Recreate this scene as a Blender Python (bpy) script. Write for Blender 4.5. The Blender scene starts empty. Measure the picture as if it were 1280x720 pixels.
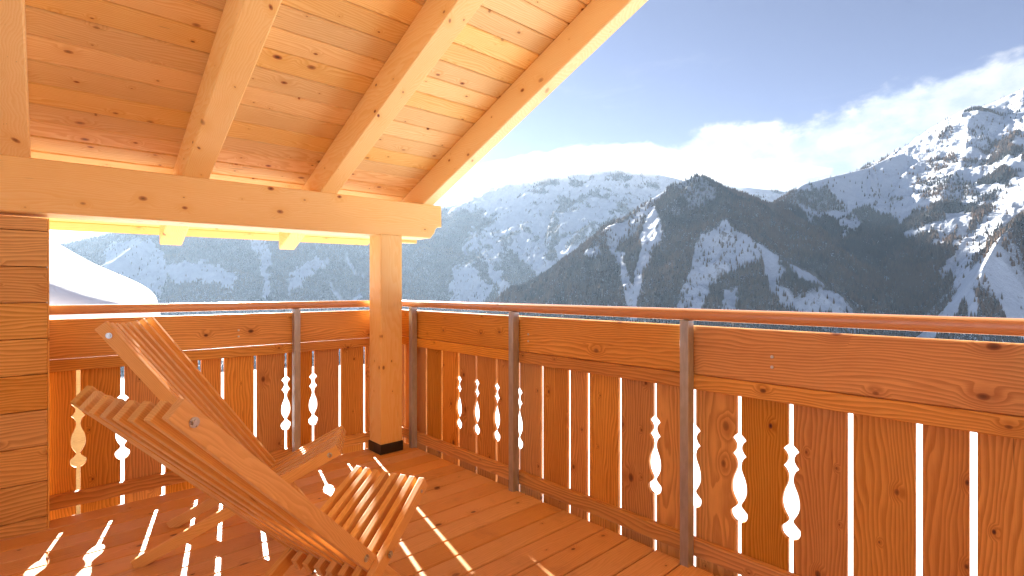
import bpy, bmesh, math, random
import numpy as np
from mathutils import Vector, Matrix
random.seed(7); rng = np.random.default_rng(11)
R = math.radians
scene = bpy.context.scene
col = scene.collection

# ------------------------------------------------------------------ camera
YAW = R(47.5)
cam_d = bpy.data.cameras.new('camera'); cam = bpy.data.objects.new('camera', cam_d); col.objects.link(cam)
cam_d.lens = 18.0; cam_d.sensor_width = 36.0; cam_d.shift_y = 1.5/1280
cam_d.clip_start = 0.05; cam_d.clip_end = 60000
cam.location = (0, 0, 1.2); cam.rotation_euler = (R(90), 0, YAW - R(90))
scene.camera = cam

# ------------------------------------------------------------------ sun, sky, exposure
SUN_AZ, SUN_EL = R(76.2), R(20.9)
sd = bpy.data.lights.new('sun', 'SUN'); so = bpy.data.objects.new('sun', sd); col.objects.link(so)
sd.energy = 5.0; sd.angle = R(0.5); sd.color = (1.0, 0.93, 0.82)
sv = Vector((math.cos(SUN_EL)*math.cos(SUN_AZ), math.cos(SUN_EL)*math.sin(SUN_AZ), math.sin(SUN_EL)))
so.rotation_euler = sv.to_track_quat('Z', 'Y').to_euler()
SKY_STRENGTH = 0.05
EXPOSURE = 2.66
scene.view_settings.view_transform = 'Standard'; scene.view_settings.look = 'None'
scene.view_settings.exposure = EXPOSURE; scene.view_settings.gamma = 1
scene.view_settings.use_curve_mapping = False
scene.render.engine = 'CYCLES'
cy = scene.cycles
cy.max_bounces = 10; cy.diffuse_bounces = 8; cy.glossy_bounces = 3; cy.volume_bounces = 1

F_ = np.array([math.cos(YAW), math.sin(YAW)]); R_ = np.array([math.sin(YAW), -math.cos(YAW)])
def pix_dir(px, py):
    """bearing (radians from +X) and rise per metre of a photograph point seen from the balcony"""
    u = (px-640)/640.0; d = F_ + R_*u
    return math.atan2(d[1], d[0]), (361.5-py)/640.0/math.hypot(*d)
def far(px, py, dist):
    az, t = pix_dir(px, py)
    return (dist*math.cos(az), dist*math.sin(az), 1.2+t*dist)

# ------------------------------------------------------------------ node helpers
class NT:
    def __init__(s, tree): s.t = tree; s.n = tree.nodes; s.l = tree.links
    def new(s, typ, **kw):
        n = s.n.new(typ)
        for k, v in kw.items(): setattr(n, k, v)
        return n
    def put(s, sock, v):
        if hasattr(v, 'is_output') or isinstance(v, bpy.types.NodeSocket): s.l.new(v, sock)
        elif v is not None: sock.default_value = v
    def math(s, op, a, b=None, c=None, clamp=False):
        n = s.new('ShaderNodeMath', operation=op, use_clamp=clamp)
        s.put(n.inputs[0], a)
        if b is not None: s.put(n.inputs[1], b)
        if c is not None: s.put(n.inputs[2], c)
        return n.outputs[0]
    def vmath(s, op, a, b=None):
        n = s.new('ShaderNodeVectorMath', operation=op); s.put(n.inputs[0], a)
        if b is not None: s.put(n.inputs[1], b)
        return n.outputs[0]
    def noise(s, vec, scale, detail=2, rough=.5, dist=0):
        n = s.new('ShaderNodeTexNoise'); s.put(n.inputs['Vector'], vec)
        n.inputs['Scale'].default_value = scale; n.inputs['Detail'].default_value = detail
        n.inputs['Roughness'].default_value = rough; n.inputs['Distortion'].default_value = dist
        return n.outputs[0]
    def ramp(s, v, a, b, lo=0., hi=1., smooth=True):
        n = s.new('ShaderNodeMapRange'); n.interpolation_type = 'SMOOTHSTEP' if smooth else 'LINEAR'
        s.put(n.inputs[0], v); s.put(n.inputs[1], a); s.put(n.inputs[2], b); s.put(n.inputs[3], lo); s.put(n.inputs[4], hi)
        return n.outputs[0]
    def mix(s, f, a, b, mode='MIX'):
        n = s.new('ShaderNodeMix', data_type='RGBA', blend_type=mode)
        s.put(n.inputs[0], f); s.put(n.inputs[6], a); s.put(n.inputs[7], b)
        return n.outputs[2]
def c4(c): return (c[0], c[1], c[2], 1.0)
def material(name):
    m = bpy.data.materials.new(name); m.use_nodes = True
    m.node_tree.nodes.clear(); nt = NT(m.node_tree)
    out = nt.new('ShaderNodeOutputMaterial'); p = nt.new('ShaderNodeBsdfPrincipled')
    nt.l.new(p.outputs[0], out.inputs[0]); return m, nt, p

# ------------------------------------------------------------------ world
world = bpy.data.worlds.new('World'); scene.world = world; world.use_nodes = True
world.node_tree.nodes.clear(); w = NT(world.node_tree)
wo = w.new('ShaderNodeOutputWorld')
sky = w.new('ShaderNodeTexSky', sky_type='NISHITA', sun_disc=False)
sky.sun_elevation = SUN_EL; sky.sun_rotation = math.pi/2 - SUN_AZ
sky.altitude = 2000; sky.air_density = 0.65; sky.dust_density = 0.15; sky.ozone_density = 4.0
shv = w.new('ShaderNodeHueSaturation'); shv.inputs['Saturation'].default_value = .72; shv.inputs['Value'].default_value = .57; shv.inputs['Hue'].default_value = .515; w.l.new(sky.outputs[0], shv.inputs['Color'])
bg1 = w.new('ShaderNodeBackground'); w.l.new(shv.outputs[0], bg1.inputs[0]); bg1.inputs[1].default_value = SKY_STRENGTH
tc = w.new('ShaderNodeTexCoord'); dirv = tc.outputs['Generated']
sep = w.new('ShaderNodeSeparateXYZ'); w.l.new(dirv, sep.inputs[0])
hyp = w.math('SQRT', w.math('ADD', w.math('MULTIPLY', sep.outputs[0], sep.outputs[0]), w.math('MULTIPLY', sep.outputs[1], sep.outputs[1])))
tanel = w.math('DIVIDE', sep.outputs[2], w.math('MAXIMUM', hyp, 0.001))
az = w.math('ARCTAN2', sep.outputs[1], sep.outputs[0])
A0, A1 = R(-30), R(120)
azn = w.math('DIVIDE', w.math('SUBTRACT', az, A0), A1-A0, clamp=True)
fc = w.new('ShaderNodeFloatCurve'); w.l.new(azn, fc.inputs['Value'])
pts = [(-100, 250), (60, 262), (300, 262), (520, 252), (580, 232), (630, 208), (700, 182), (745, 168), (800, 172), (840, 178), (900, 155), (935, 158), (1000, 156), (1060, 134),
       (1110, 108), (1180, 90), (1280, 66), (1400, 45)]
cp = sorted([((pix_dir(px, py)[0]-A0)/(A1-A0), pix_dir(px, py)[1]) for px, py in pts])
cv = fc.mapping.curves[0]
cv.points[0].location = (0, cp[0][1]); cv.points[1].location = (1, cp[-1][1])
for x_, y_ in cp: cv.points.new(x_, y_)
fc.mapping.update()
# slanted, stretched cloud billows
n1 = w.noise(w.vmath('MULTIPLY', dirv, (1.0, 1.0, 2.2)), 5.5, 9, .58, .3)
n2 = w.noise(w.vmath('MULTIPLY', dirv, (1.0, 1.0, 1.6)), 19.0, 6, .6, .2)
edge = w.math('ADD', fc.outputs[0], w.math('ADD', w.math('MULTIPLY', w.math('SUBTRACT', n1, .49), .10), w.math('MULTIPLY', w.math('SUBTRACT', n2, .47), .06)))
below = w.math('SUBTRACT', edge, tanel)
cmask = w.ramp(below, -.004, .020)
wisp = w.math('MULTIPLY', w.ramp(w.noise(w.vmath('MULTIPLY', dirv, (1.2, .8, 5.0)), 4.0, 8, .62, .8), .55, .85), w.ramp(tanel, .15, .5, .5, .15))
cmask = w.math('MAXIMUM', cmask, wisp)
shade = w.math('ADD', w.math('MULTIPLY', w.ramp(n1, .36, .62), .5), w.math('MULTIPLY', w.ramp(n2, .34, .64), .5), clamp=True)
ccol = w.mix(shade, (.50, .60, .80, 1), (1.0, .985, .97, 1))
bg2 = w.new('ShaderNodeBackground'); w.l.new(ccol, bg2.inputs[0]); bg2.inputs[1].default_value = 0.168
mx = w.new('ShaderNodeMixShader'); w.l.new(cmask, mx.inputs[0]); w.l.new(bg1.outputs[0], mx.inputs[1]); w.l.new(bg2.outputs[0], mx.inputs[2])
w.l.new(mx.outputs[0], wo.inputs[0])

# ------------------------------------------------------------------ materials
def wood(name, light, dark, ring=.011, contrast=.55, rough=.55, knots=.55, spread=.35, hue=.04, coat=0., knot_col=(.10, .035, .012), weather=0.0):
    m, nt, p = material(name)
    at = nt.new('ShaderNodeAttribute', attribute_name='wpos'); P = at.outputs['Vector']
    ar = nt.new('ShaderNodeAttribute', attribute_name='wrnd'); rnd = ar.outputs['Fac']
    # knots
    warp = nt.noise(P, 9, 2)
    sp = nt.new('ShaderNodeSeparateXYZ'); nt.l.new(P, sp.inputs[0])
    cq = nt.new('ShaderNodeCombineXYZ'); nt.put(cq.inputs[0], nt.math('MULTIPLY', sp.outputs[0], 4.4)); nt.put(cq.inputs[1], nt.math('MULTIPLY', nt.math('ADD', sp.outputs[1], nt.math('MULTIPLY', sp.outputs[2], .93)), 7.0))
    Q = cq.outputs[0]
    vo = nt.new('ShaderNodeTexVoronoi', voronoi_dimensions='2D'); nt.l.new(Q, vo.inputs['Vector']); vo.inputs['Scale'].default_value = 1.0; vo.inputs['Randomness'].default_value = 1.0
    sc = nt.new('ShaderNodeSeparateColor'); nt.l.new(vo.outputs['Color'], sc.inputs[0])
    has = nt.math('GREATER_THAN', sc.outputs[0], 1-knots)
    kd = nt.math('ADD', vo.outputs['Distance'], nt.math('MULTIPLY', nt.math('SUBTRACT', warp, .5), .09))
    ksz = nt.math('MULTIPLY_ADD', nt.math('POWER', sc.outputs[1], 2.2), .095, .028)
    core = nt.math('MULTIPLY', nt.ramp(kd, nt.math('MULTIPLY', ksz, .55), ksz, 1, 0), has)
    halo = nt.math('MULTIPLY', nt.ramp(kd, ksz, nt.math('MULTIPLY', ksz, 3.6), 1, 0), has)
    # growth rings running along the grain, bent round the knots
    lf = nt.noise(nt.vmath('MULTIPLY', P, (1.1, 5.0, 5.0)), 1.0, 3, .5)
    s = nt.new('ShaderNodeSeparateXYZ'); nt.l.new(P, s.inputs[0])
    rr = nt.math('SQRT', nt.math('ADD', nt.math('MULTIPLY', s.outputs[1], s.outputs[1]), nt.math('MULTIPLY', s.outputs[2], s.outputs[2])))
    rr = nt.math('ADD', rr, nt.math('MULTIPLY', lf, .17))
    rr = nt.math('ADD', rr, nt.math('MULTIPLY', halo, .022))
    rr = nt.math('ADD', rr, nt.math('MULTIPLY', nt.noise(nt.vmath('MULTIPLY', P, (6, 60, 60)), 1.0, 2), .003))
    ph = nt.math('FRACT', nt.math('DIVIDE', rr, ring))
    late = nt.math('MULTIPLY', nt.ramp(ph, .1, .86), nt.ramp(ph, .9, 1.0, 1, 0))
    fib = nt.noise(nt.vmath('MULTIPLY', P, (14, 420, 420)), 1.0, 3, .6)
    blot = nt.noise(nt.vmath('MULTIPLY', P, (1.3, 6, 6)), 1.0, 4, .6)
    amt = nt.math('ADD', nt.math('MULTIPLY', late, contrast), nt.math('MULTIPLY', nt.ramp(fib, .35, .7), .22), clamp=True)
    amt = nt.math('ADD', amt, nt.math('MULTIPLY', nt.math('SUBTRACT', blot, .5), .7), clamp=True)
    c = nt.mix(amt, c4(light), c4(dark))
    c = nt.mix(nt.math('MULTIPLY', halo, .35), c, c4(dark))
    hs = nt.new('ShaderNodeHueSaturation')
    nt.put(hs.inputs['Hue'], nt.ramp(rnd, 0, 1, .5-hue*.05, .5+hue*.12, False))
    nt.put(hs.inputs['Saturation'], nt.ramp(nt.math('FRACT', nt.math('MULTIPLY', rnd, 7.31)), 0, 1, .9, 1.1, False))
    nt.put(hs.inputs['Value'], nt.ramp(nt.math('FRACT', nt.math('MULTIPLY', rnd, 3.77)), 0, 1, 1-spread, 1+spread*.35, False))
    nt.l.new(c, hs.inputs['Color'])
    kn = nt.mix(nt.ramp(kd, nt.math('MULTIPLY', ksz, .15), nt.math('MULTIPLY', ksz, .6)), c4([v*.45 for v in knot_col]), c4([min(v*1.7, 1) for v in knot_col]))
    c = nt.mix(nt.math('MULTIPLY', core, nt.ramp(sc.outputs[2], 0, 1, .55, 1, False)), hs.outputs[0], kn)
    # hairline checks / small marks
    mk = nt.ramp(nt.noise(nt.vmath('MULTIPLY', P, (5, 75, 75)), 1.0, 2, .5), .735, .78)
    c = nt.mix(nt.math('MULTIPLY', mk, .55), c, c4([v*.35 for v in dark]))
    if weather:
        # rough grey-brown dirt rubbed into the walked-on surface
        g = nt.new('ShaderNodeNewGeometry')
        d = nt.ramp(nt.noise(g.outputs['Position'], 3.5, 6, .7), .52, .75)
        c = nt.mix(nt.math('MULTIPLY', d, weather), c, (.16, .075, .05, 1))
    nt.l.new(c, p.inputs['Base Color'])
    r_ = nt.ramp(nt.math('ADD', nt.math('MULTIPLY', late, .3), fib), .2, 1.1, rough-.12, rough+.12, False)
    nt.l.new(r_, p.inputs['Roughness']); p.inputs['Specular IOR Level'].default_value = .35
    if coat: p.inputs['Coat Weight'].default_value = coat; p.inputs['Coat Roughness'].default_value = .22
    b = nt.new('ShaderNodeBump'); b.inputs['Strength'].default_value = .35; b.inputs['Distance'].default_value = .0012
    h = nt.math('ADD', nt.math('MULTIPLY', late, .35), nt.math('SUBTRACT', fib, nt.math('MULTIPLY', core, .8)))
    nt.l.new(h, b.inputs['Height']); nt.l.new(b.outputs[0], p.inputs['Normal'])
    return m
M = {}
M['ceiling'] = wood('ceiling_spruce', (.93, .655, .285), (.76, .425, .115), ring=.012, contrast=.55, spread=.18, rough=.6, hue=.012, knots=.8, knot_col=(.26, .085, .025))
M['beam'] = wood('beam_spruce', (.93, .66, .31), (.82, .49, .155), ring=.010, contrast=.36, spread=.05, rough=.5, knots=.45, knot_col=(.28, .095, .03))
M['wall'] = wood('wall_spruce', (.82, .48, .165), (.46, .19, .04), ring=.017, contrast=.6, spread=.14, rough=.5, knots=.4, knot_col=(.22, .075, .02))
M['larch'] = wood('railing_larch', (.82, .41, .105), (.44, .155, .026), ring=.014, contrast=.55, spread=.22, rough=.55, hue=.05, knots=.6, knot_col=(.12, .033, .01))
M['deck'] = wood('deck_larch', (.80, .45, .19), (.54, .245, .085), ring=.011, contrast=.3, spread=.12, rough=.45, knots=.5, knot_col=(.09, .03, .015), weather=.25)
M['chair'] = wood('chair_hardwood', (.84, .50, .20), (.64, .32, .095), ring=.006, contrast=.4, spread=.12, rough=.5, knots=.05, coat=.06)
M['rail'] = wood('handrail_varnished', (.66, .32, .15), (.50, .21, .09), ring=.008, contrast=.3, spread=.06, rough=.34, knots=.05, coat=1.0)

def metal(name, colr, rough, metallic=1.0, scale=60, var=.25):
    m, nt, p = material(name)
    t = nt.new('ShaderNodeTexCoord')
    n = nt.noise(nt.vmath('MULTIPLY', t.outputs['Object'], (1, 1, .25)), scale, 4, .6)
    c = nt.mix(nt.ramp(n, .3, .75), c4([v*(1-var) for v in colr]), c4(colr)); nt.l.new(c, p.inputs['Base Color'])
    nt.l.new(nt.ramp(n, .2, .8, rough-.08, rough+.12), p.inputs['Roughness']); p.inputs['Metallic'].default_value = metallic
    return m
M['steel'] = metal('galvanised_steel', (.52, .52, .53), .38, .6)
M['bolt'] = metal('zinc_bolt', (.72, .72, .72), .3)
M['black'] = metal('black_painted_shoe', (.022, .018, .018), .45, 0.0, 30)

def snow_mat(name, base=(.86, .88, .92), bump=.3, scale=1.2):
    m, nt, p = material(name)
    t = nt.new('ShaderNodeNewGeometry')
    n = nt.noise(t.outputs['Position'], scale, 6, .55)
    c = nt.mix(nt.ramp(n, .3, .7), c4([v*.94 for v in base]), c4(base)); nt.l.new(c, p.inputs['Base Color'])
    p.inputs['Roughness'].default_value = .75; p.inputs['Specular IOR Level'].default_value = .2
    b = nt.new('ShaderNodeBump'); b.inputs['Strength'].default_value = bump; b.inputs['Distance'].default_value = .05
    nt.l.new(n, b.inputs['Height']); nt.l.new(b.outputs[0], p.inputs['Normal'])
    return m
M['snow'] = snow_mat('fresh_snow')

# ------------------------------------------------------------------ mesh builder
class MB:
    """collects boards (each with its own grain coordinates) and links them as ONE mesh object"""
    def __init__(s): s.v = []; s.f = []; s.w = []; s.r = []; s.mi = []; s.sm = []
    def add_bm(s, bm, mat4, grain=(0, 1, 2), rnd=None, smooth=False):
        rnd = random.random() if rnd is None else rnd
        off = (random.uniform(0, 60), random.choice((-1, 1))*random.uniform(.02, .15), random.choice((-1, 1))*random.uniform(.01, .09))
        base = len(s.v)
        for v in bm.verts:
            s.v.append(mat4 @ v.co); l = v.co
            s.w.append((l[grain[0]]+off[0], l[grain[1]]+off[1], l[grain[2]]+off[2])); s.r.append(rnd)
        bm.verts.index_update()
        for f in bm.faces: s.f.append([base+v.index for v in f.verts]); s.sm.append(smooth)
        bm.free()
    def box(s, lo, hi, bevel=.003, grain=(0, 1, 2), rnd=None, mat4=None, seg=1):
        lo = Vector(lo); hi = Vector(hi)
        bm = bmesh.new(); bmesh.ops.create_cube(bm, size=1)
        for v in bm.verts: v.co = Vector([(lo[i]+hi[i])/2 + v.co[i]*(hi[i]-lo[i]) for i in range(3)])
        if bevel: bmesh.ops.bevel(bm, geom=bm.edges[:], offset=bevel, segments=seg, affect='EDGES', profile=.6)
        s.add_bm(bm, mat4 or Matrix(), grain, rnd)
    def bar(s, a, b, wid, dep, up, bevel=.003, rnd=None, seg=1):
        """bar from a to b; local x = grain, local y = dep direction (close to up), local z = wid direction"""
        a = Vector(a); b = Vector(b); ex = (b-a).normalized(); ez = ex.cross(Vector(up)).normalized(); ey = ez.cross(ex)
        m = Matrix.Translation((a+b)/2) @ Matrix((ex, ey, ez)).transposed().to_4x4()
        L = (b-a).length
        s.box((-L/2, -dep/2, -wid/2), (L/2, dep/2, wid/2), bevel, rnd=rnd, mat4=m, seg=seg)
    def prism(s, poly, lo, hi, frame, grain=(0, 1, 2), bevel=0, rnd=None, smooth=False):
        """polygon in local (0,1), extruded along local 2 from lo to hi; frame 4x4"""
        bm = bmesh.new(); vs = [bm.verts.new((p[0], p[1], lo)) for p in poly]
        f = bm.faces.new(vs); r = bmesh.ops.extrude_face_region(bm, geom=[f])
        for e in r['geom']:
            if isinstance(e, bmesh.types.BMVert): e.co.z = hi
        bmesh.ops.recalc_face_normals(bm, faces=bm.faces[:])
        if bevel: bmesh.ops.bevel(bm, geom=[e for e in bm.edges if abs(e.verts[0].co.z-e.verts[1].co.z) < 1e-6], offset=bevel, segments=1, affect='EDGES')
        s.add_bm(bm, frame, grain, rnd, smooth)
    def cyl(s, a, b, r, seg=16, r2=None, rnd=None):
        a = Vector(a); b = Vector(b); L = (b-a).length
        bm = bmesh.new(); bmesh.ops.create_cone(bm, cap_ends=True, segments=seg, radius1=r, radius2=r if r2 is None else r2, depth=L)
        m = Matrix.Translation((a+b)/2) @ (b-a).to_track_quat('Z', 'Y').to_matrix().to_4x4()
        s.add_bm(bm, m, (2, 0, 1), rnd, True)
    def build(s, name, mat, parent=None, smooth=False):
        me = bpy.data.meshes.new(name); me.from_pydata([tuple(v) for v in s.v], [], s.f)
        a = me.attributes.new('wpos', 'FLOAT_VECTOR', 'POINT'); a.data.foreach_set('vector', np.array(s.w, dtype=np.float32).ravel())
        a = me.attributes.new('wrnd', 'FLOAT', 'POINT'); a.data.foreach_set('value', np.array(s.r, dtype=np.float32))
        me.polygons.foreach_set('use_smooth', s.sm if not smooth else [True]*len(s.f))
        me.materials.append(mat); me.update()
        o = bpy.data.objects.new(name, me); col.objects.link(o)
        if any(s.sm) and not smooth:
            md = o.modifiers.new('edges', 'EDGE_SPLIT'); md.split_angle = R(40)
        if parent: o.parent = parent
        return o
def tag(o, label=None, cat=None, group=None, kind=None):
    if label: o['label'] = label
    if cat: o['category'] = cat
    if group: o['group'] = group
    if kind: o['kind'] = kind
    return o
def empty(name, loc=(0, 0, 0), rz=0, **kw):
    o = bpy.data.objects.new(name, None); col.objects.link(o); o.location = loc; o.rotation_euler = (0, 0, rz); o.empty_display_size = .1
    return tag(o, **kw)
def one(name, mat, parent, fn, **kw):
    b = MB(); fn(b); return b.build(name, mat, parent, **kw)

# ------------------------------------------------------------------ terrain (one heightfield: balcony hillside, valley, mountains)
def hash2(ix, iy, seed):
    n = (ix*374761393 + iy*668265263 + seed*974711) & 0xffffffff
    n = ((n ^ (n >> 13))*1274126177) & 0xffffffff
    return ((n ^ (n >> 16)) & 0xffffff)/float(0xffffff)
def vnoise(x, y, seed=0):
    ix = np.floor(x).astype(np.int64); iy = np.floor(y).astype(np.int64); fx = x-ix; fy = y-iy
    fx = fx*fx*fx*(fx*(fx*6-15)+10); fy = fy*fy*fy*(fy*(fy*6-15)+10)
    a = hash2(ix, iy, seed); b = hash2(ix+1, iy, seed); c = hash2(ix, iy+1, seed); d = hash2(ix+1, iy+1, seed)
    return (a*(1-fx)+b*fx)*(1-fy)+(c*(1-fx)+d*fx)*fy
def fbm(x, y, o=5, seed=0, ridged=False, gain=.5):
    t = 0; a = 1; s = 0
    for i in range(o):
        n = vnoise(x*2**i+17*i, y*2**i-9*i, seed+i)
        if ridged: n = 1-abs(2*n-1)
        t = t+a*n; s += a; a *= gain
    return t/s
# ridge polylines: (photo x, photo y, metres away)
RIDGES = [
 # forested pyramid
 (.78, 'A', [(600, 420, 2050), (655, 371, 2150), (700, 334, 2250), (735, 303, 2330), (775, 277, 2400), (812, 250, 2450), (845, 229, 2500), (873, 219, 2540), (900, 232, 2600), (930, 243, 2700), (965, 256, 2900)]),
 (.80, 'A', [(873, 219, 2540), (868, 250, 2420), (880, 284, 2280), (905, 279, 2200), (930, 291, 2120), (960, 312, 2040), (1000, 348, 1960), (1045, 392, 1880), (1080, 430, 1800)]),
 (.85, 'A', [(812, 250, 2450), (800, 290, 2300), (760, 335, 2150), (740, 380, 2000)]),
 (.85, 'A', [(868, 250, 2420), (840, 300, 2300), (815, 350, 2150), (800, 400, 2000)]),
 # right massif
 (.70, 'B', [(965, 256, 2900), (985, 243, 3050), (1005, 230, 3150), (1035, 222, 3300), (1060, 216, 3400), (1085, 210, 3500), (1110, 197, 3600), (1150, 186, 3750), (1170, 160, 3900), (1188, 146, 4000), (1212, 133, 4050), (1240, 135, 4100), (1262, 118, 4200), (1280, 110, 4250), (1330, 85, 4300), (1450, 60, 4300), (1700, 60, 4300)]),
 (.80, 'B', [(1005, 230, 3150), (1030, 262, 2950), (1055, 300, 2700), (1090, 345, 2500), (1120, 400, 2300)]),
 (.80, 'B', [(1085, 210, 3500), (1090, 245, 3150), (1110, 268, 2950), (1140, 305, 2750), (1170, 345, 2550), (1205, 395, 2350)]),
 (.62, 'B', [(1150, 186, 3750), (1175, 225, 3450), (1215, 250, 3250), (1225, 290, 3000), (1185, 330, 2800)]),
 (.62, 'B', [(1262, 118, 4200), (1270, 170, 3700), (1275, 220, 3300)]),
 (1.25, 'E', [(1420, 160, 2700), (1340, 215, 2400), (1290, 258, 2150), (1250, 296, 1980), (1228, 335, 1850), (1222, 372, 1760), (1235, 430, 1650)]),
 # cloud-topped snow mountain behind
 (.62, 'C', [(430, 268, 6300), (500, 268, 6100), (545, 262, 6000), (590, 250, 6000), (635, 226, 6050), (690, 214, 6150), (745, 207, 6200), (800, 212, 6300), (850, 224, 6300), (885, 236, 6300), (930, 234, 6300), (985, 240, 6400), (1040, 240, 6600)]),
 (.72, 'C', [(590, 250, 6000), (640, 285, 5500), (675, 330, 5000), (700, 380, 4500)]),
 (.72, 'C', [(545, 262, 6000), (560, 300, 5300), (600, 345, 4700), (640, 390, 4200)]),
 (.72, 'C', [(690, 214, 6150), (700, 260, 5700), (725, 290, 5300), (740, 330, 4900)]),
 (.72, 'C', [(800, 212, 6300), (790, 250, 5800), (770, 290, 5200)]),
 # hazy left side of the valley
 (.66, 'D', [(-500, 260, 5600), (-200, 300, 6000), (0, 318, 6600), (85, 304, 6600), (150, 288, 6400), (230, 270, 5800), (330, 250, 5500), (430, 262, 5700), (500, 275, 5900)]),
 (.75, 'D', [(230, 270, 5800), (170, 306, 5000), (125, 338, 4500), (95, 375, 4100)]),
 (.75, 'D', [(330, 250, 5500), (300, 300, 4900), (260, 345, 4400), (240, 385, 4000)]),
 (.75, 'D', [(430, 262, 5700), (400, 310, 5000), (380, 350, 4500), (365, 390, 4100)]),
 (.75, 'D', [(500, 275, 5900), (470, 320, 5100), (480, 350, 4600), (500, 385, 4200)]),
]
AZF = np.linspace(YAW-R(62), YAW+R(62), 1500)
AZB = np.linspace(YAW+R(62), YAW+R(298), 90)[1:-1]
AZ = np.concatenate([AZF, AZB]); NA = len(AZ)
RR = np.concatenate([np.geomspace(5, 900, 90)[:-1], np.geomspace(900, 7400, 620), np.geomspace(7400, 12000, 12)[1:]])
NR = len(RR)
GA, GR = np.meshgrid(AZ, RR)
GX = GR*np.cos(GA); GY = GR*np.sin(GA)
def seg_ridges(X, Y):
    SS = np.zeros(X.shape); off = 0.0; H = np.full(X.shape, -1e9); D = np.full(X.shape, 1e9); K = np.zeros(X.shape, int)
    WX = (fbm(X/420, Y/420, 4, 5)-.5)*170; WY = (fbm(X/420, Y/420, 4, 55)-.5)*170
    for k, nm, P in RIDGES:
        pw = [far(*p) for p in P]; ki = 'ABCDE'.index(nm)
        for a, b in zip(pw[:-1], pw[1:]):
            ax, ay, az_ = a; bx, by, bz = b; dx = bx-ax; dy = by-ay; L2 = dx*dx+dy*dy
            t = np.clip(((X-ax)*dx+(Y-ay)*dy)/L2, 0, 1)
            d0 = np.hypot(X-ax-t*dx, Y-ay-t*dy)
            fade = np.clip(d0/260, 0, 1)
            d = np.hypot(X+WX*fade-ax-t*dx, Y+WY*fade-ay-t*dy)
            h = az_+(bz-az_)*t - k*d*(1-.12*np.clip(d/1800, 0, 1))
            m = h > H; SS = np.where(m, off+t*math.sqrt(L2), SS)
            H = np.where(m, h, H); D = np.where(m, d0, D); K = np.where(m, ki, K); off += math.sqrt(L2)
    return H, D, K, SS
RH, RD, RK, RS = seg_ridges(GX, GY)
amp = np.clip(RD/220, 0.05, 1)
gul = fbm(GX/260, GY/260, 6, 21, True, .55)-.62
fine = fbm(GX/55, GY/55, 4, 31, True, .6)-.6
sw = RS+(fbm(GX/150, GY/150, 3, 41)-.5)*130
ribs = .62*(1-abs(2*vnoise(sw/105.0, RD/1400.0+RK*7, 61)-1))+.38*(1-abs(2*vnoise(sw/42.0, RD/700.0+RK*5, 62)-1))
rib_h = np.array([34, 40, 70, 60, 40])[RK]; gul_h = np.array([120, 85, 110, 140, 120])[RK]
RH = RH + amp*(gul*gul_h + fine*22 + (ribs-.5)*rib_h)
# near hillside falling away to the valley
fall = np.clip(GR-12, 0, None)
base = -3.4 - .10*np.clip(fall, 0, 60) - .34*np.clip(fall-60, 0, 900)*(GR < 1e9)
base = np.maximum(base, -330) + (fbm(GX/90, GY/90, 5, 3)-.5)*np.clip(GR/12, 0, 24) + (fbm(GX/7, GY/7, 3, 4)-.5)*.5*np.clip(GR/10, 0, 1)
GZ = np.where(RH > base, RH, base)
soft = 40.0
dlt = np.clip((RH-base)/soft, -1, 1); GZ = np.where(np.abs(dlt) < 1, np.maximum(RH, base)+soft*.25*(1-np.abs(dlt))**2, GZ)
GZ = np.where(GR < 120, base, GZ)

# forests: where woods and clearings lie on the slopes (regions are areas of the mountainside, projected on the ground once)
Dep = GX*F_[0]+GY*F_[1]; Dep = np.where(Dep < 1, 1, Dep)
PX = 640+640*(GX*R_[0]+GY*R_[1])/Dep; PY = 361.5-640*(GZ-1.2)/Dep
def inside(poly, X, Y):
    r = np.zeros(X.shape, bool); n = len(poly)
    for i in range(n):
        x1, y1 = poly[i]; x2, y2 = poly[(i+1) % n]
        c = ((y1 > Y) != (y2 > Y)) & (X < (x2-x1)*(Y-y1)/(y2-y1+1e-9)+x1); r ^= c
    return r
wob = 9
JX = PX+(fbm(GX/70, GY/70, 4, 77)-.5)*wob*2.2; JY = PY+(fbm(GX/70, GY/70, 4, 78)-.5)*wob*2
kind = np.array([.85, .07, .10, .55, .9])[RK]
DEN = kind.copy()
nf = fbm(GX/230, GY/230, 5, 91, False, .6)
nf = nf*.62+.38*(.28+.46*ribs)
DEN = np.where(RK == 0, .96, DEN)
DEN = np.where(RK == 1, .05+.85*np.clip((nf-.60)/.06, 0, 1), DEN)
DEN = np.where(RK == 2, .03+.7*np.clip((nf-.58)/.06, 0, 1), DEN)
DEN = np.where(RK == 3, .95*np.clip((nf-.34)/.07, 0, 1), DEN)
def region(poly, val, ks, patch=None):
    global DEN
    m = inside(poly, JX, JY) & np.isin(RK, ks)
    v = val if patch is None else val+patch*np.clip((nf-.52)/.08, 0, 1)
    DEN = np.where(m, v, DEN)
region([(948, 262), (965, 250), (1000, 246), (1020, 262), (1045, 268), (1052, 300), (1075, 290), (1090, 265), (1112, 270), (1140, 300), (1165, 338), (1195, 372), (1220, 410), (1240, 450), (940, 450)], .97, (1,))
region([(975, 250), (1000, 236), (1040, 240), (1055, 262), (1010, 262)], .5, (1,))
region([(984, 262), (992, 258), (996, 300), (988, 305)], .1, (1,))
region([(1022, 300), (1030, 300), (1034, 350), (1026, 352)], .1, (1,))
region([(1106, 340), (1114, 340), (1118, 400), (1106, 400)], .15, (1,))
region([(1150, 300), (1168, 285), (1160, 330), (1150, 335)], .9, (1,))
region([(1165, 320), (1195, 285), (1188, 315), (1170, 345)], .9, (1,))
region([(1150, 225), (1200, 218), (1230, 245), (1210, 258), (1150, 250)], .3, (1,))
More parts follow.
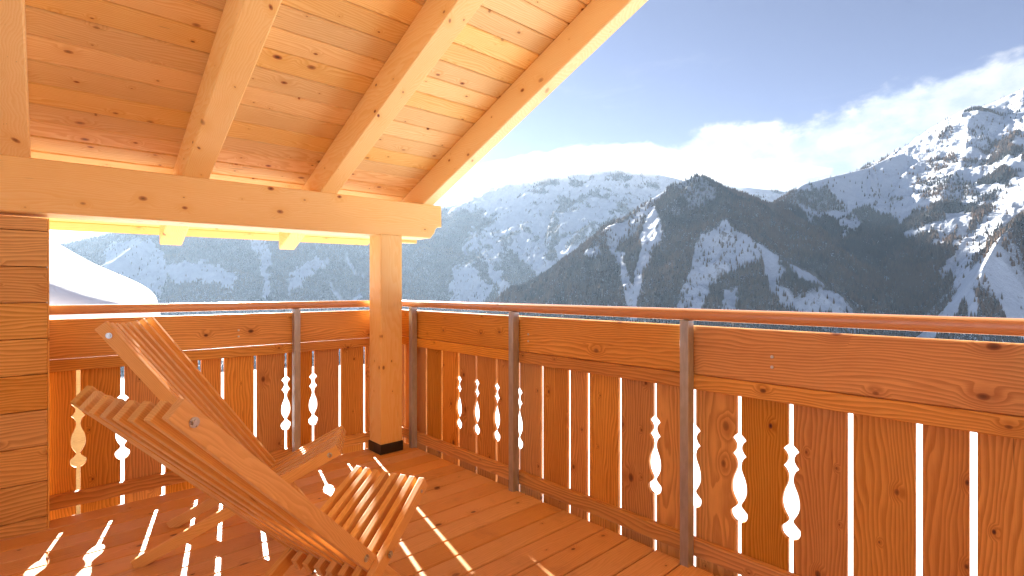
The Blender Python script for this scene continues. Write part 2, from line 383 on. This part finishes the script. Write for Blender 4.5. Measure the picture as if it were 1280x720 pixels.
region([(1205, 160), (1240, 150), (1235, 178), (1212, 178)], .2, (1,))
region([(1215, 255), (1235, 260), (1222, 300), (1205, 310)], .85, (1,))
region([(560, 262), (600, 262), (625, 290), (650, 325), (672, 345), (660, 400), (450, 420), (450, 262)], .92, (2,))
region([(588, 285), (600, 290), (598, 312), (588, 308)], .1, (2,))
region([(568, 335), (590, 330), (620, 360), (600, 385), (560, 380)], .15, (2,))
region([(605, 322), (620, 330), (640, 372), (628, 380)], .15, (2,))
region([(730, 300), (775, 262), (760, 300), (735, 318)], .85, (2,))
region([(690, 270), (700, 270), (695, 320), (682, 330)], .8, (2,))
region([(808, 262), (822, 262), (830, 290), (815, 320), (800, 350), (798, 400), (786, 400), (790, 350), (800, 310)], .08, (0,))
region([(758, 306), (772, 310), (788, 345), (792, 385), (783, 385), (775, 345)], .10, (0,))
region([(732, 312), (748, 308), (750, 322), (738, 325)], .2, (0,))
region([(873, 290), (905, 281), (940, 298), (958, 318), (945, 335), (905, 345), (880, 375), (872, 400), (838, 400), (856, 352), (868, 325)], .16, (0,))
region([(840, 228), (872, 218), (905, 236), (880, 262), (855, 262)], .45, (0,))
region([(905, 365), (925, 362), (925, 385), (900, 390)], .1, (0,))
region([(140, 300), (190, 300), (215, 340), (200, 372), (150, 360), (120, 340)], .12, (3,))
region([(210, 335), (250, 325), (300, 345), (290, 362), (255, 352), (220, 350)], .08, (3,))
region([(310, 285), (330, 285), (338, 330), (336, 372), (330, 372), (326, 330)], .1, (3,))
region([(365, 340), (395, 320), (412, 328), (380, 352), (362, 372)], .1, (3,))
DEN = DEN*np.where(DEN > .8, np.clip((ribs-.27)/.20, .06, 1), 1)
region([(1180, 330), (1200, 300), (1250, 262), (1240, 300), (1214, 335), (1226, 400), (1213, 400), (1200, 365)], .12, (1, 4))
DEN = np.clip(DEN, 0, 1); DEN = np.where(GR < 900, np.where(GR > 300, .35, 0), DEN); DEN = np.where(GR > 7400, 0, DEN)

V = np.stack([GX, GY, GZ], -1).reshape(-1, 3).astype(np.float32)
ii = np.arange(NR-1)[:, None]*NA; jj = np.arange(NA)[None, :]; jn = (jj+1) % NA
Fq = np.stack([ii+jj, ii+NA+jj, ii+NA+jn, ii+jn], -1).reshape(-1, 4)[:, ::-1]
def fast_mesh(name, V, Fc, mat, smooth=True, attrs=None):
    me = bpy.data.meshes.new(name); n, k = Fc.shape
    me.vertices.add(len(V)); me.vertices.foreach_set('co', V.astype(np.float32).ravel())
    me.loops.add(n*k); me.loops.foreach_set('vertex_index', Fc.astype(np.int32).ravel())
    me.polygons.add(n); me.polygons.foreach_set('loop_start', np.arange(0, n*k, k, dtype=np.int32))
    me.polygons.foreach_set('use_smooth', np.full(n, smooth)); me.update(calc_edges=True)
    for an, av in (attrs or {}).items():
        a = me.attributes.new(an, 'FLOAT', 'POINT'); a.data.foreach_set('value', av.astype(np.float32).ravel())
    me.materials.append(mat); o = bpy.data.objects.new(name, me); col.objects.link(o); return o
# terrain material: snow, bare rock on steep faces, scrub under the woods
m, nt, p = material('mountain_snow_and_rock')
g = nt.new('ShaderNodeNewGeometry'); Pn = g.outputs['Position']
sn = nt.new('ShaderNodeSeparateXYZ'); nt.l.new(g.outputs['True Normal'], sn.inputs[0])
nz = sn.outputs[2]
big = nt.noise(Pn, .012, 8, .65); mid = nt.noise(nt.vmath('MULTIPLY', Pn, (1, 1, .5)), .06, 6, .7)
steep = nt.math('ADD', nz, nt.math('MULTIPLY', nt.math('SUBTRACT', mid, .5), .55))
steep = nt.math('ADD', steep, nt.math('MULTIPLY', nt.math('SUBTRACT', big, .5), .5))
rock = nt.ramp(steep, .36, .50, 1, 0)
fo = nt.new('ShaderNodeAttribute', attribute_name='forest')
cd = nt.new('ShaderNodeVectorMath', operation='LENGTH'); nt.l.new(Pn, cd.inputs[0])
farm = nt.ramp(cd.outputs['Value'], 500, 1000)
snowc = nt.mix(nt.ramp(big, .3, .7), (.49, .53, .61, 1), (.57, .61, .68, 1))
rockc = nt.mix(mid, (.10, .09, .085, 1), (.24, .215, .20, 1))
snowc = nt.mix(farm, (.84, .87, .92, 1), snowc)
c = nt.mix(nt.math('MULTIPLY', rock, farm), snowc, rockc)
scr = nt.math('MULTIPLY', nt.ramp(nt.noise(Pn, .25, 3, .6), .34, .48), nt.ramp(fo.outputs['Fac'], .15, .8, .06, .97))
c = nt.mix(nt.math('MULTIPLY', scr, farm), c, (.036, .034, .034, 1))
nt.l.new(c, p.inputs['Base Color']); p.inputs['Roughness'].default_value = .85; p.inputs['Specular IOR Level'].default_value = .1
bp = nt.new('ShaderNodeBump'); bp.inputs['Distance'].default_value = 14; bp.inputs['Strength'].default_value = .6
nt.l.new(nt.math('MULTIPLY', mid, farm), bp.inputs['Height']); nt.l.new(bp.outputs[0], p.inputs['Normal'])
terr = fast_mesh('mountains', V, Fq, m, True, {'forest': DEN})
tag(terr, kind='structure')

# conifers: a stuff object per wood
m, nt, p = material('conifer_needles')
a_ = nt.new('ShaderNodeAttribute', attribute_name='tint')
c = nt.mix(a_.outputs['Fac'], (.014, .021, .024, 1), (.105, .068, .046, 1)); nt.l.new(c, p.inputs['Base Color'])
p.inputs['Roughness'].default_value = .9; p.inputs['Specular IOR Level'].default_value = .05
M['needles'] = m
def forest(ks, n, name, hmin, hmax, dmax):
    i0 = int(np.searchsorted(RR, 900)); i1 = int(np.searchsorted(RR, 7300)); j1 = len(AZF)-1
    den = DEN[i0:i1, :j1]; r = GR[i0:i1, :j1]; k = RK[i0:i1, :j1]
    px = PX[i0:i1, :j1]; py = PY[i0:i1, :j1]
    dr = (RR[i0+1:i1+1]-RR[i0:i1])[:, None]; area = r*(AZF[1]-AZF[0])*dr
    facing = (GZ[i0+1:i1+1, :j1]-GZ[i0:i1, :j1])/dr > -.35
    wgt = area*np.clip(den-.02, 0, 1)**1.5*np.isin(k, ks)*(py < 470)*(px > -60)*(px < 1400)*(py > 60)*facing
    if wgt.sum() <= 0: return
    q = rng.choice(wgt.size, size=n, p=(wgt/wgt.sum()).ravel())
    ir, ia = np.unravel_index(q, wgt.shape); ir = ir+i0
    fr = rng.random(n); fa = rng.random(n)
    rr = RR[ir]*(1-fr)+RR[ir+1]*fr; aa = AZF[ia]*(1-fa)+AZF[ia+1]*fa
    z = (GZ[ir, ia]*(1-fa)+GZ[ir, ia+1]*fa)*(1-fr)+(GZ[ir+1, ia]*(1-fa)+GZ[ir+1, ia+1]*fa)*fr
    x = rr*np.cos(aa); y = rr*np.sin(aa)
    h = rng.uniform(hmin, hmax, n)*(.55+.6*rng.random(n)**.5); wd = h*rng.uniform(.13, .2, n); ro = rng.uniform(0, 6.28, n)
    K = 5; ang = np.arange(K)*2*math.pi/K
    ring = np.stack([x[:, None]+wd[:, None]*np.cos(ang+ro[:, None]), y[:, None]+wd[:, None]*np.sin(ang+ro[:, None]), (z+h*.10)[:, None]+(rng.random((n, K))-.5)*h[:, None]*.12], -1)
    top = np.stack([x+rng.normal(0, .3, n), y+rng.normal(0, .3, n), z+h], -1)[:, None]
    bot = np.stack([x, y, z-2], -1)[:, None]
    Vt = np.concatenate([ring, top, bot], 1).reshape(-1, 3)
    b = np.arange(n)[:, None]*(K+2); fs = []
    for i in range(K):
        fs.append(np.stack([b[:, 0]+i, b[:, 0]+(i+1) % K, b[:, 0]+K], -1)); fs.append(np.stack([b[:, 0]+(i+1) % K, b[:, 0]+i, b[:, 0]+K+1], -1))
    Ft = np.concatenate(fs, 0)
    t = np.clip(fbm(x/150, y/150, 4, 66)*2.2-.62+rng.normal(0, .22, n), 0, 1)
    o = fast_mesh(name, Vt, Ft, M['needles'], False, {'tint': np.repeat(t, K+2)})
    return tag(o, kind='stuff', label=None)
o = forest((0, 4), 60000, 'conifer_forest', 13, 22, 0); tag(o, 'dark conifer forest covering the pyramid shaped mountain and the spur at the right', 'forest')
o = forest((1,), 55000, 'conifer_forest', 13, 22, 0); tag(o, 'conifer woods with snow gullies on the big snowy massif at the right', 'forest')
o = forest((2, 3), 75000, 'conifer_forest', 15, 26, 0); tag(o, 'hazy blue conifer woods on the far slopes seen under the roof beam', 'forest')

# ------------------------------------------------------------------ haze in the valley
def cloud_bank(pts, name, ru, rv, dens, seed, label):
    P = np.array([far(*p) for p in pts]); seg = np.linspace(0, len(P)-1, 90); C_ = np.array([[np.interp(t, range(len(P)), P[:, k]) for k in range(3)] for t in seg])
    bm = bmesh.new(); rings = []
    for i, c_ in enumerate(C_):
        t = i/(len(C_)-1); env = math.sin(math.pi*min(max(t, .015), .985))**.5
        d_ = C_[min(i+1, len(C_)-1)]-C_[max(i-1, 0)]; d_[2] = 0; d_ /= np.linalg.norm(d_); nrm = np.array([-d_[1], d_[0], 0])
        row = []
        for j in range(40):
            a = 2*math.pi*j/40
            q = c_+nrm*math.cos(a)*ru*env+np.array([0, 0, math.sin(a)*rv*env])
            s_ = .25+1.5*float(fbm(np.array([q[0]/300+seed+math.cos(a)*1.3]), np.array([q[1]/300+math.sin(a)*2.2]), 5, 70+seed, False, .62)[0])
            row.append(bm.verts.new(c_+(q-c_)*s_))
        rings.append(row)
    for a, b in zip(rings[:-1], rings[1:]):
        for j in range(40): bm.faces.new((a[j], a[(j+1) % 40], b[(j+1) % 40], b[j]))
    bm.faces.new(rings[0][::-1]); bm.faces.new(rings[-1]); bmesh.ops.recalc_face_normals(bm, faces=bm.faces[:])
    me = bpy.data.meshes.new(name); bm.to_mesh(me); bm.free()
    m = bpy.data.materials.new(name); m.use_nodes = True; m.node_tree.nodes.clear()
    o_ = m.node_tree.nodes.new('ShaderNodeOutputMaterial'); v_ = m.node_tree.nodes.new('ShaderNodeVolumePrincipled')
    v_.inputs['Color'].default_value = (.97, .98, 1, 1); v_.inputs['Density'].default_value = dens; v_.inputs['Anisotropy'].default_value = .2
    m.node_tree.links.new(v_.outputs[0], o_.inputs['Volume']); me.materials.append(m)
    o = bpy.data.objects.new(name, me); col.objects.link(o); return tag(o, label, 'cloud', kind='stuff')
cloud_bank([(480, 232, 5500), (560, 228, 5500), (640, 214, 5600), (720, 204, 5700), (800, 202, 5800), (880, 214, 5900), (960, 216, 6000), (1040, 214, 6100)], 'cloud_bank', 420, 135, .0006, 3, 'thin white cloud lying over the crest of the snowy mountain in the middle')
hz = MB(); hz.box((-12400, -12400, -420), (12400, 12400, 1500), 0)
m = bpy.data.materials.new('valley_haze'); m.use_nodes = True; m.node_tree.nodes.clear()
o_ = m.node_tree.nodes.new('ShaderNodeOutputMaterial'); pv = m.node_tree.nodes.new('ShaderNodeVolumePrincipled')
pv.inputs['Color'].default_value = (.54, .74, 1.0, 1); pv.inputs['Density'].default_value = 2.5e-5; pv.inputs['Anisotropy'].default_value = .36
m.node_tree.links.new(pv.outputs[0], o_.inputs['Volume'])
haze = hz.build('haze', m); tag(haze, 'pale blue air haze filling the valley between balcony and mountains', 'haze', kind='stuff')

# ------------------------------------------------------------------ deck
XR, YL = 2.105, 3.63           # inner faces of the railing boards
d = MB(); y = 3.585; k = 0
while y > -1.7:
    wdt = .142; x = -3.6
    cuts = sorted(random.uniform(-2.5, 1.9) for _ in range(1 if k % 2 else 0))
    xs = [-3.6]+cuts+[2.088]
    for a, b in zip(xs[:-1], xs[1:]): d.box((a+.001, y-wdt+.003, -.028), (b-.001, y-.003, 0), .004)
    y -= wdt+.001; k += 1
deck = d.build('deck_floor', M['deck']); tag(deck, kind='structure')
d = MB(); d.box((-3.6, -1.7, -.26), (2.07, 3.57, -.05), 0); sub = d.build('deck_frame', M['wall']); tag(sub, kind='structure')

# ------------------------------------------------------------------ railings
HW = .0092
ORN = [(.598, .0), (.592, .004), (.584, .013), (.574, .0195), (.562, .009), (.548, .003), (.536, .003), (.522, .009), (.508, .0195), (.498, .010), (.484, .003), (.466, .0), (.452, .001),
       (.436, .006), (.418, .0135), (.398, .019), (.378, .0215), (.360, .0215), (.342, .018), (.326, .011), (.312, .003), (.303, -.0005), (.296, .002), (.288, .009), (.281, .016), (.274, .0235), (.262, .0245),
       (.250, .0225), (.240, .017), (.233, .009), (.229, .0)]
def edge_pts(orn, side):
    """boundary from top to bottom as (offset from slit centre, z)"""
    o = []
    if orn: o = [(side*(HW+e*1.04), z) for z, e in ORN]
    return o
def railing(root, frame, s0, s1, slits, posts, bays, bolts):
    """frame: local x along the railing, local y outward, local z up; y=0 is the inner face of the boards"""
    ZB, ZT = -.17, .80
    ed = [(s0-HW, False)]+slits+[(s1+HW, False)]
    for (a, oa), (b, ob) in zip(ed[:-1], ed[1:]):
        x0, x1 = a+HW, b-HW
        poly = [(x0, ZT)]+[(a+dx, z) for dx, z in edge_pts(oa, 1)]+[(x0, ZB), (x1, ZB)]+[(b+dx, z) for dx, z in edge_pts(ob, -1)][::-1]+[(x1, ZT)]
        mb = MB(); fr = frame @ Matrix(((1, 0, 0, 0), (0, 0, 1, 0), (0, 1, 0, 0), (0, 0, 0, 1)))
        mb.prism(poly, .031, .050, fr, grain=(1, 0, 2), bevel=.0012); mb.build('plank', M['larch'], root)
    B = lambda nm, lo, hi, bev=.003, mat='larch': one(nm, M[mat], root, lambda b: b.box(lo, hi, bev, mat4=frame))
    for (a, b) in bays:
        tb = B('top_board', (a+.001, .0, .828), (b-.001, .030, 1.040), .004)
        for s in bolts:
            if a < s < b:
                for z in (.895, .935):
                    bm_ = MB(); f0 = frame @ Vector((s, .002, z)); f1 = frame @ Vector((s, -.004, z)); bm_.cyl(f0, f1, .008, 12, .005); bm_.build('bolt', M['bolt'], tb)
        B('upper_rail', (a+.001, -.006, .762), (b-.001, .030, .826))
        B('lower_rail', (a+.001, -.004, .032), (b-.001, .030, .106))
    for s in posts:
        B('steel_post', (s-.020, -.056, -.10), (s+.020, -.008, 1.064), .0015, 'steel')
    # handrail with flattened round section
    prof = [(.027*math.copysign(abs(math.cos(t))**.8, math.cos(t)), .026*math.copysign(abs(math.sin(t))**.8, math.sin(t))) for t in np.linspace(0, 2*math.pi, 20, endpoint=False)]
    mb = MB(); fr = frame @ Matrix.Translation((0, -.02, 1.090)) @ Matrix(((0, 0, 1, 0), (1, 0, 0, 0), (0, 1, 0, 0), (0, 0, 0, 1)))
    mb.prism(prof, s0-.0, s1+.0, fr, grain=(2, 0, 1), smooth=True); mb.build('handrail', M['rail'], root)

rail_r = empty('balcony_railing', (XR, 1.15, 0), 0, label='larch board railing with cut-out balusters running from the corner post towards the right edge', cat='railing', group='balcony railings')
# local x = -Y world (towards the viewer's right), local y = +X (outward)
FR = Matrix(((0, 1, 0, 0), (-1, 0, 0, 0), (0, 0, 1, 0), (0, 0, 0, 1)))    # relative to the empty
def sl(y): return 1.15-y
SR = [(3.602, 0), (3.289, 0), (3.085, 0), (2.881, 1), (2.684, 1), (2.479, 1), (2.270, 1), (2.074, 0), (1.867, 0), (1.733, 0), (1.530, 0), (1.331, 1), (1.133, 1), (.933, 1), (.733, 1), (.535, 0), (.339, 0), (.205, 0), (.0, 1), (-.2, 1), (-.4, 1), (-.6, 0), (-.8, 0), (-1.0, 0)]
SR.insert(1, (3.46, 0))
railing(rail_r, FR, sl(3.70), sl(-1.2), [(sl(y), bool(o)) for y, o in SR], [sl(3.375), sl(2.247), sl(1.133), sl(.01), sl(-1.1)],
        [(sl(3.62), sl(2.247)), (sl(2.247), sl(1.133)), (sl(1.133), sl(-1.2))], [sl(2.155), sl(.79)])
rail_l = empty('balcony_railing', (1.0, YL, 0), 0, label='larch board railing behind the two deck chairs, from the log wall to the corner post', cat='railing', group='balcony railings')
SL = [(.143, 1), (.336, 1), (.532, 0), (.719, 0), (.848, 0), (1.042, 0), (1.239, 1), (1.428, 1), (1.626, 0), (1.821, 0), (2.0, 0)]
railing(rail_l, Matrix(), .0-1.0, 2.12-1.0, [(x-1.0, bool(o)) for x, o in SL], [1.285-1.0], [(-.98, .285), (.285, 1.10)], [.912-1.0+.02])

# ------------------------------------------------------------------ corner post
post = empty('timber_post', (1.89, 3.46, 0), label='square spruce post with black foot in the balcony corner, carrying the roof beam', cat='post')
one('shaft', M['beam'], post, lambda b: b.box((-.088, -.088, .07), (.088, .088, 1.60), .008, grain=(2, 0, 1), seg=2))
one('metal_shoe', M['black'], post, lambda b: b.box((-.094, -.094, 0), (.094, .094, .072), .003))

# ------------------------------------------------------------------ log wall at the left
wall = empty('timber_wall', (-1.5, 3.55, 0), label='wall of stacked horizontal spruce timbers under the left end of the roof beam', cat='wall')
d = MB(); z0 = -.10; z1 = .065
while z0 < 1.55:
    d.box((-2.2, -.09, z0+.0015), (1.517, .09, min(z1, 1.556)-.0015), .005, seg=2); z0 = z1; z1 += .178
d.build('timbers', M['wall'], wall)
one('edge_trim', M['beam'], wall, lambda b: b.box((1.5175, -.082, -.10), (1.524, .088, 1.555), .001, grain=(2, 0, 1)))

# ------------------------------------------------------------------ roof
TILT = .0118; P0 = 3.38; S = .41
roof = empty('porch_roof', (2.2, P0, 1.860), label='sloping spruce roof with broad rafters over the balcony, resting on a thick beam', cat='roof')
roof.rotation_euler = (0, -TILT, 0)
# local coordinates: x relative to 2.2, y relative to the beam's inner face, z relative to the beam top
def zr(y): return -S*(y-P0)
n_ = math.hypot(1, S)
def slope_frame(x):           # local x along slope (downwards), y = across (world x), z = normal
    ex = Vector((0, 1, -S)).normalized(); ey = Vector((1, 0, 0)); ez = ey.cross(ex)*-1
    ez = Vector((0, S, 1)).normalized()
    return Matrix.Translation((x, 0, 0)) @ Matrix((ex, ey, ez)).transposed().to_4x4()
RD_ = .205/n_
for xa, xb in ((2.167, 2.265), (1.362, 1.483), (.583, .714), (-.185, -.045), (-.98, -.86), (-1.78, -1.66), (-2.58, -2.46)):
    def fn(b, xa=xa, xb=xb):
        # side outline (y, z) with a plumb-cut tail, extruded across
        y0, y1 = -5.6, 4.20-P0
        poly = [(y0, -S*y0), (y0, -S*y0+.205), (y1, -S*y1+.205), (y1, -S*y1-.0)]
        fr = Matrix(((0, 0, 1, 0), (1, 0, 0, 0), (0, 1, 0, 0), (0, 0, 0, 1)))
        b.prism(poly, xa-2.2, xb-2.2, fr, grain=(0, 1, 2), bevel=.006)
    one('rafter', M['beam'], roof, fn)
# ceiling boards across the rafters
d = MB(); t0 = (P0-4.42)*-n_; t = t0
fr = slope_frame(0)
while t > -6.1:
    wd = random.choice((.112, .125, .135, .135, .15))
    xs = [-4.8, .062]
    for a, b in zip(xs[:-1], xs[1:]):
        d2 = Matrix(((0, 1, 0, 0), (1, 0, 0, 0), (0, 0, 1, 0), (0, 0, 0, 1)))
        d.box((a, t-wd+.0018, .205/n_+.001), (b, t-.0018, .205/n_+.022), .006, mat4=fr @ d2)
    t -= wd
d.build('ceiling_boards', M['ceiling'], roof)
one('roof_covering', M['wall'], roof, lambda b: b.box((t, -4.85, .205/n_+.026), (t0+.01, .08, .205/n_+.12), .004, mat4=fr))
one('snow_layer', M['snow'], roof, lambda b: b.box((t, -4.85, .205/n_+.123), (t0+.0, .06, .205/n_+.45), .12, mat4=fr, seg=4))
# main beam with stepped end
d = MB(); e = 2.338-2.2
poly = [(-4.9, 0), (e, 0), (e, -.168)]
poly += [(e-.083+.083*math.cos(a)-.0, -.168-.0) for a in ()]
for a in np.linspace(0, math.pi/2, 6): poly.append((e-.008-.055*math.sin(a), -.168-.040*(1-math.cos(a))))
poly += [(e-.068, -.222), (e-.085, -.238), (e-.105, -.262), (-4.9, -.262)]
d.prism(poly, 0, .24, Matrix(((1, 0, 0, 0), (0, 0, 1, 0), (0, 1, 0, 0), (0, 0, 0, 1))), grain=(0, 1, 2), bevel=.006)
d.build('beam', M['beam'], roof)
one('end_board', M['beam'], roof, lambda b: b.box((-.30, .243, -.285), (.06, .30, -.02), .003))

# house wall behind the viewer (keeps the roof up, reflects the low sun)
d = MB(); z0 = -.1
while z0 < 3.9: d.box((-3.6, -1.9, z0+.0015), (2.05, -1.72, z0+.1765), .005); z0 += .178
hw = d.build('house_wall', M['wall']); tag(hw, kind='structure')

# ------------------------------------------------------------------ slatted chairs
def chair(name, loc, yaw, w, wf, z0, ub, u1, z1, u2, sag, label, dep=.054, th=.0262):
    root = empty(name, (loc[0], loc[1], 0), yaw, label=label, cat='deck chair', group='slatted deck chairs')
    # local x = forward, local y = left; v (right) = -y
    def Pt(u, z, v): return Vector((u, -v, z))
    bd = Vector((ub, 0, -z0)); Lb = bd.length; bd.normalize(); bn = Vector((z0, 0, ub)).normalized()
    sdv = Vector((u2-u1, 0, -z1)); Ls = sdv.length; sdv.normalize(); sn_ = Vector((-sdv.z, 0, sdv.x)); sn_ = sn_ if sn_.z > 0 else -sn_
    # crossing point of the two slat sets
    det = bd.x*(-sdv.z)-(-sdv.x)*bd.z; rx, rz = u1-0, z1-z0
    tb = (rx*(-sdv.z)-(-sdv.x)*rz)/det; ts = (bd.x*rz-bd.z*rx)/det
    N = 8; sc = .0534
    for i in range(N):
        q = (i-(N-1)/2)/((N-1)/2)
        vh = q*w/2; vc = q*(N-1)/2*sc - .0133
        outer = i in (0, N-1)
        L = Lb-.01 if outer else tb+.075
        # slat is straight: head position -> position at the crossing, continued
        hp = Pt(0, z0, vh)+bn*(-sag*(1-q*q)); cp_ = Pt(*( (bd*tb+Vector((0, 0, z0))).x, (bd*tb+Vector((0, 0, z0))).z ), vc)+bn*(-.25*sag*(1-q*q))
        dr = (cp_-hp)/tb
        mb = MB(); mb.bar(hp, hp+dr*L, th, dep, bn, .003, rnd=random.uniform(.2, .8), seg=2); mb.build('back_slat', M['chair'], root)
        vf = q*wf/2; vc2 = q*(N-1)/2*sc+.0133
        fp = Pt(u1, z1, vf)+sn_*(-.15*sag*(1-q*q)); cp2 = Pt((Vector((u1, 0, z1))+sdv*ts).x, (Vector((u1, 0, z1))+sdv*ts).z, vc2)
        dr = (cp2-fp)/ts; L = Ls-.01 if outer else ts+.075
        mb = MB(); mb.bar(fp, fp+dr*L, th, dep*.9, sn_, .003, rnd=random.uniform(.2, .8), seg=2); mb.build('seat_slat', M['chair'], root)
    # through rods with bolt heads
    def rod(c, v0, v1, nrm=None, dip=0):
        ps = []
        for i in range(15):
            v = -v0+(v0+v1)*i/14; q = v/max(v0, v1); ps.append(Pt(c.x, c.z, v)+(nrm*(-dip*(1-q*q)) if nrm else Vector()))
        mb = MB()
        for a_, b_ in zip(ps[:-1], ps[1:]): mb.cyl(a_, b_, .0032, 8)
        mb.build('through_rod', M['chair'], root)
        for sgn, vv in ((-1, v0), (1, v1)):
            mb = MB(); a = Pt(c.x, c.z, sgn*vv)
            mb.cyl(a, a+Vector((0, -sgn*.002, 0)), .0125, 20); mb.cyl(a+Vector((0, -sgn*.002, 0)), a+Vector((0, -sgn*.007, 0)), .0075, 6)
            mb.build('bolt', M['bolt'], root)
    H0 = Vector((0, 0, z0))
    rod(H0+bd*.055, w/2+.0132, w/2+.0132, bn, sag)
    rod(H0+bd*(tb-.07), sc*3.5+.0133+.0145, sc*3.5-.0133+.0150)
    S0 = Vector((u1, 0, z1))
    rod(S0+sdv*.045, wf/2+.0132, wf/2+.0132, sn_, sag*.15)
    rod(S0+sdv*(ts-.05), sc*3.5-.0133+.0145, sc*3.5+.0133+.0145)
    return root
chair('slatted_deck_chair', (.144, 1.535), R(22.6), .375, .325, .932, .929, 1.009, .420, .25, .022,
      'nearer slatted wooden deck chair, seen from behind its back rest, bottom left')
chair('slatted_deck_chair', (.289, 2.991), R(-28.2), .440, .37, 1.046, .782, .960, .431, .112, .028,
      'farther slatted wooden deck chair, seen side on between the left railing and the nearer chair')

# ------------------------------------------------------------------ neighbouring snow-covered roof
nb = empty('snow_covered_roof', (2.6, 13.0, 0), label='neighbouring roof buried under a thick smooth bank of fresh snow beyond the left railing', cat='roof')
prof = [(-160, 238), (-60, 262), (0, 276), (30, 286), (60, 297), (80, 308), (100, 320), (125, 333), (150, 343), (175, 354), (188, 362), (195, 370), (198, 379), (199, 392)]
D0 = 13.0
rows = []
Lc = [Vector(far(px, py, D0/math.cos(pix_dir(px, 0)[0]-R(84)))) for px, py in prof]
bot = [Vector((v.x, v.y, far(px, 397, D0/math.cos(pix_dir(px, 0)[0]-R(84)))[2])) for v, (px, py) in zip(Lc, prof)]
away = Vector((math.cos(R(84)), math.sin(R(84)), 0))
bm = bmesh.new(); grid = []
for L_, b_ in zip(Lc, bot):
    h = max(L_.z-b_.z, .02); row = []
    # front lip, rounded face, crest, long back
    for fy, fz in ((-2.5, 0), (-2.75, .10), (-2.8, .24), (-2.65, .38), (-2.3, .50), (-1.8, .62), (-1.3, .74), (-.7, .87), (-.25, .96), (.0, 1.0), (.4, .98), (1.6, .8), (3.4, .35), (4.5, .0)):
        v = b_+away*(fy*min(1, h/.75))+Vector((0, 0, h*fz)); row.append(bm.verts.new(v-Vector((2.6, 13, 0))))
    grid.append(row)
for a, b in zip(grid[:-1], grid[1:]):
    for i in range(len(a)-1): bm.faces.new((a[i], b[i], b[i+1], a[i+1]))
bm.faces.new(list(grid[-1])); bm.faces.new(list(reversed(grid[0])))
bmesh.ops.recalc_face_normals(bm, faces=bm.faces[:])
me = bpy.data.meshes.new('snow_cap'); bm.to_mesh(me); bm.free(); me.materials.append(M['snow'])
for pl in me.polygons: pl.use_smooth = True
so_ = bpy.data.objects.new('snow_cap', me); col.objects.link(so_); so_.parent = nb
sb = so_.modifiers.new('s', 'SUBSURF'); sb.levels = 2; sb.render_levels = 2
a = Lc[0]; b = Lc[-1]; 
one('roof_edge', M['wall'], nb, lambda q: q.bar(Vector((bot[0].x, bot[0].y, bot[0].z-.10))-Vector((2.6, 13, 0))+away*1.5, Vector((bot[-1].x, bot[-1].y, bot[-1].z-.10))-Vector((2.6, 13, 0))+away*1.5-Vector((.15, 0, 0)), 4.4, .12, (0, 0, 1)))
one('wall', M['wall'], nb, lambda q: q.box((bot[0].x-2.6, .3, -5.5), (bot[-1].x-2.6-.9, 5.5, bot[0].z-.12), .01))
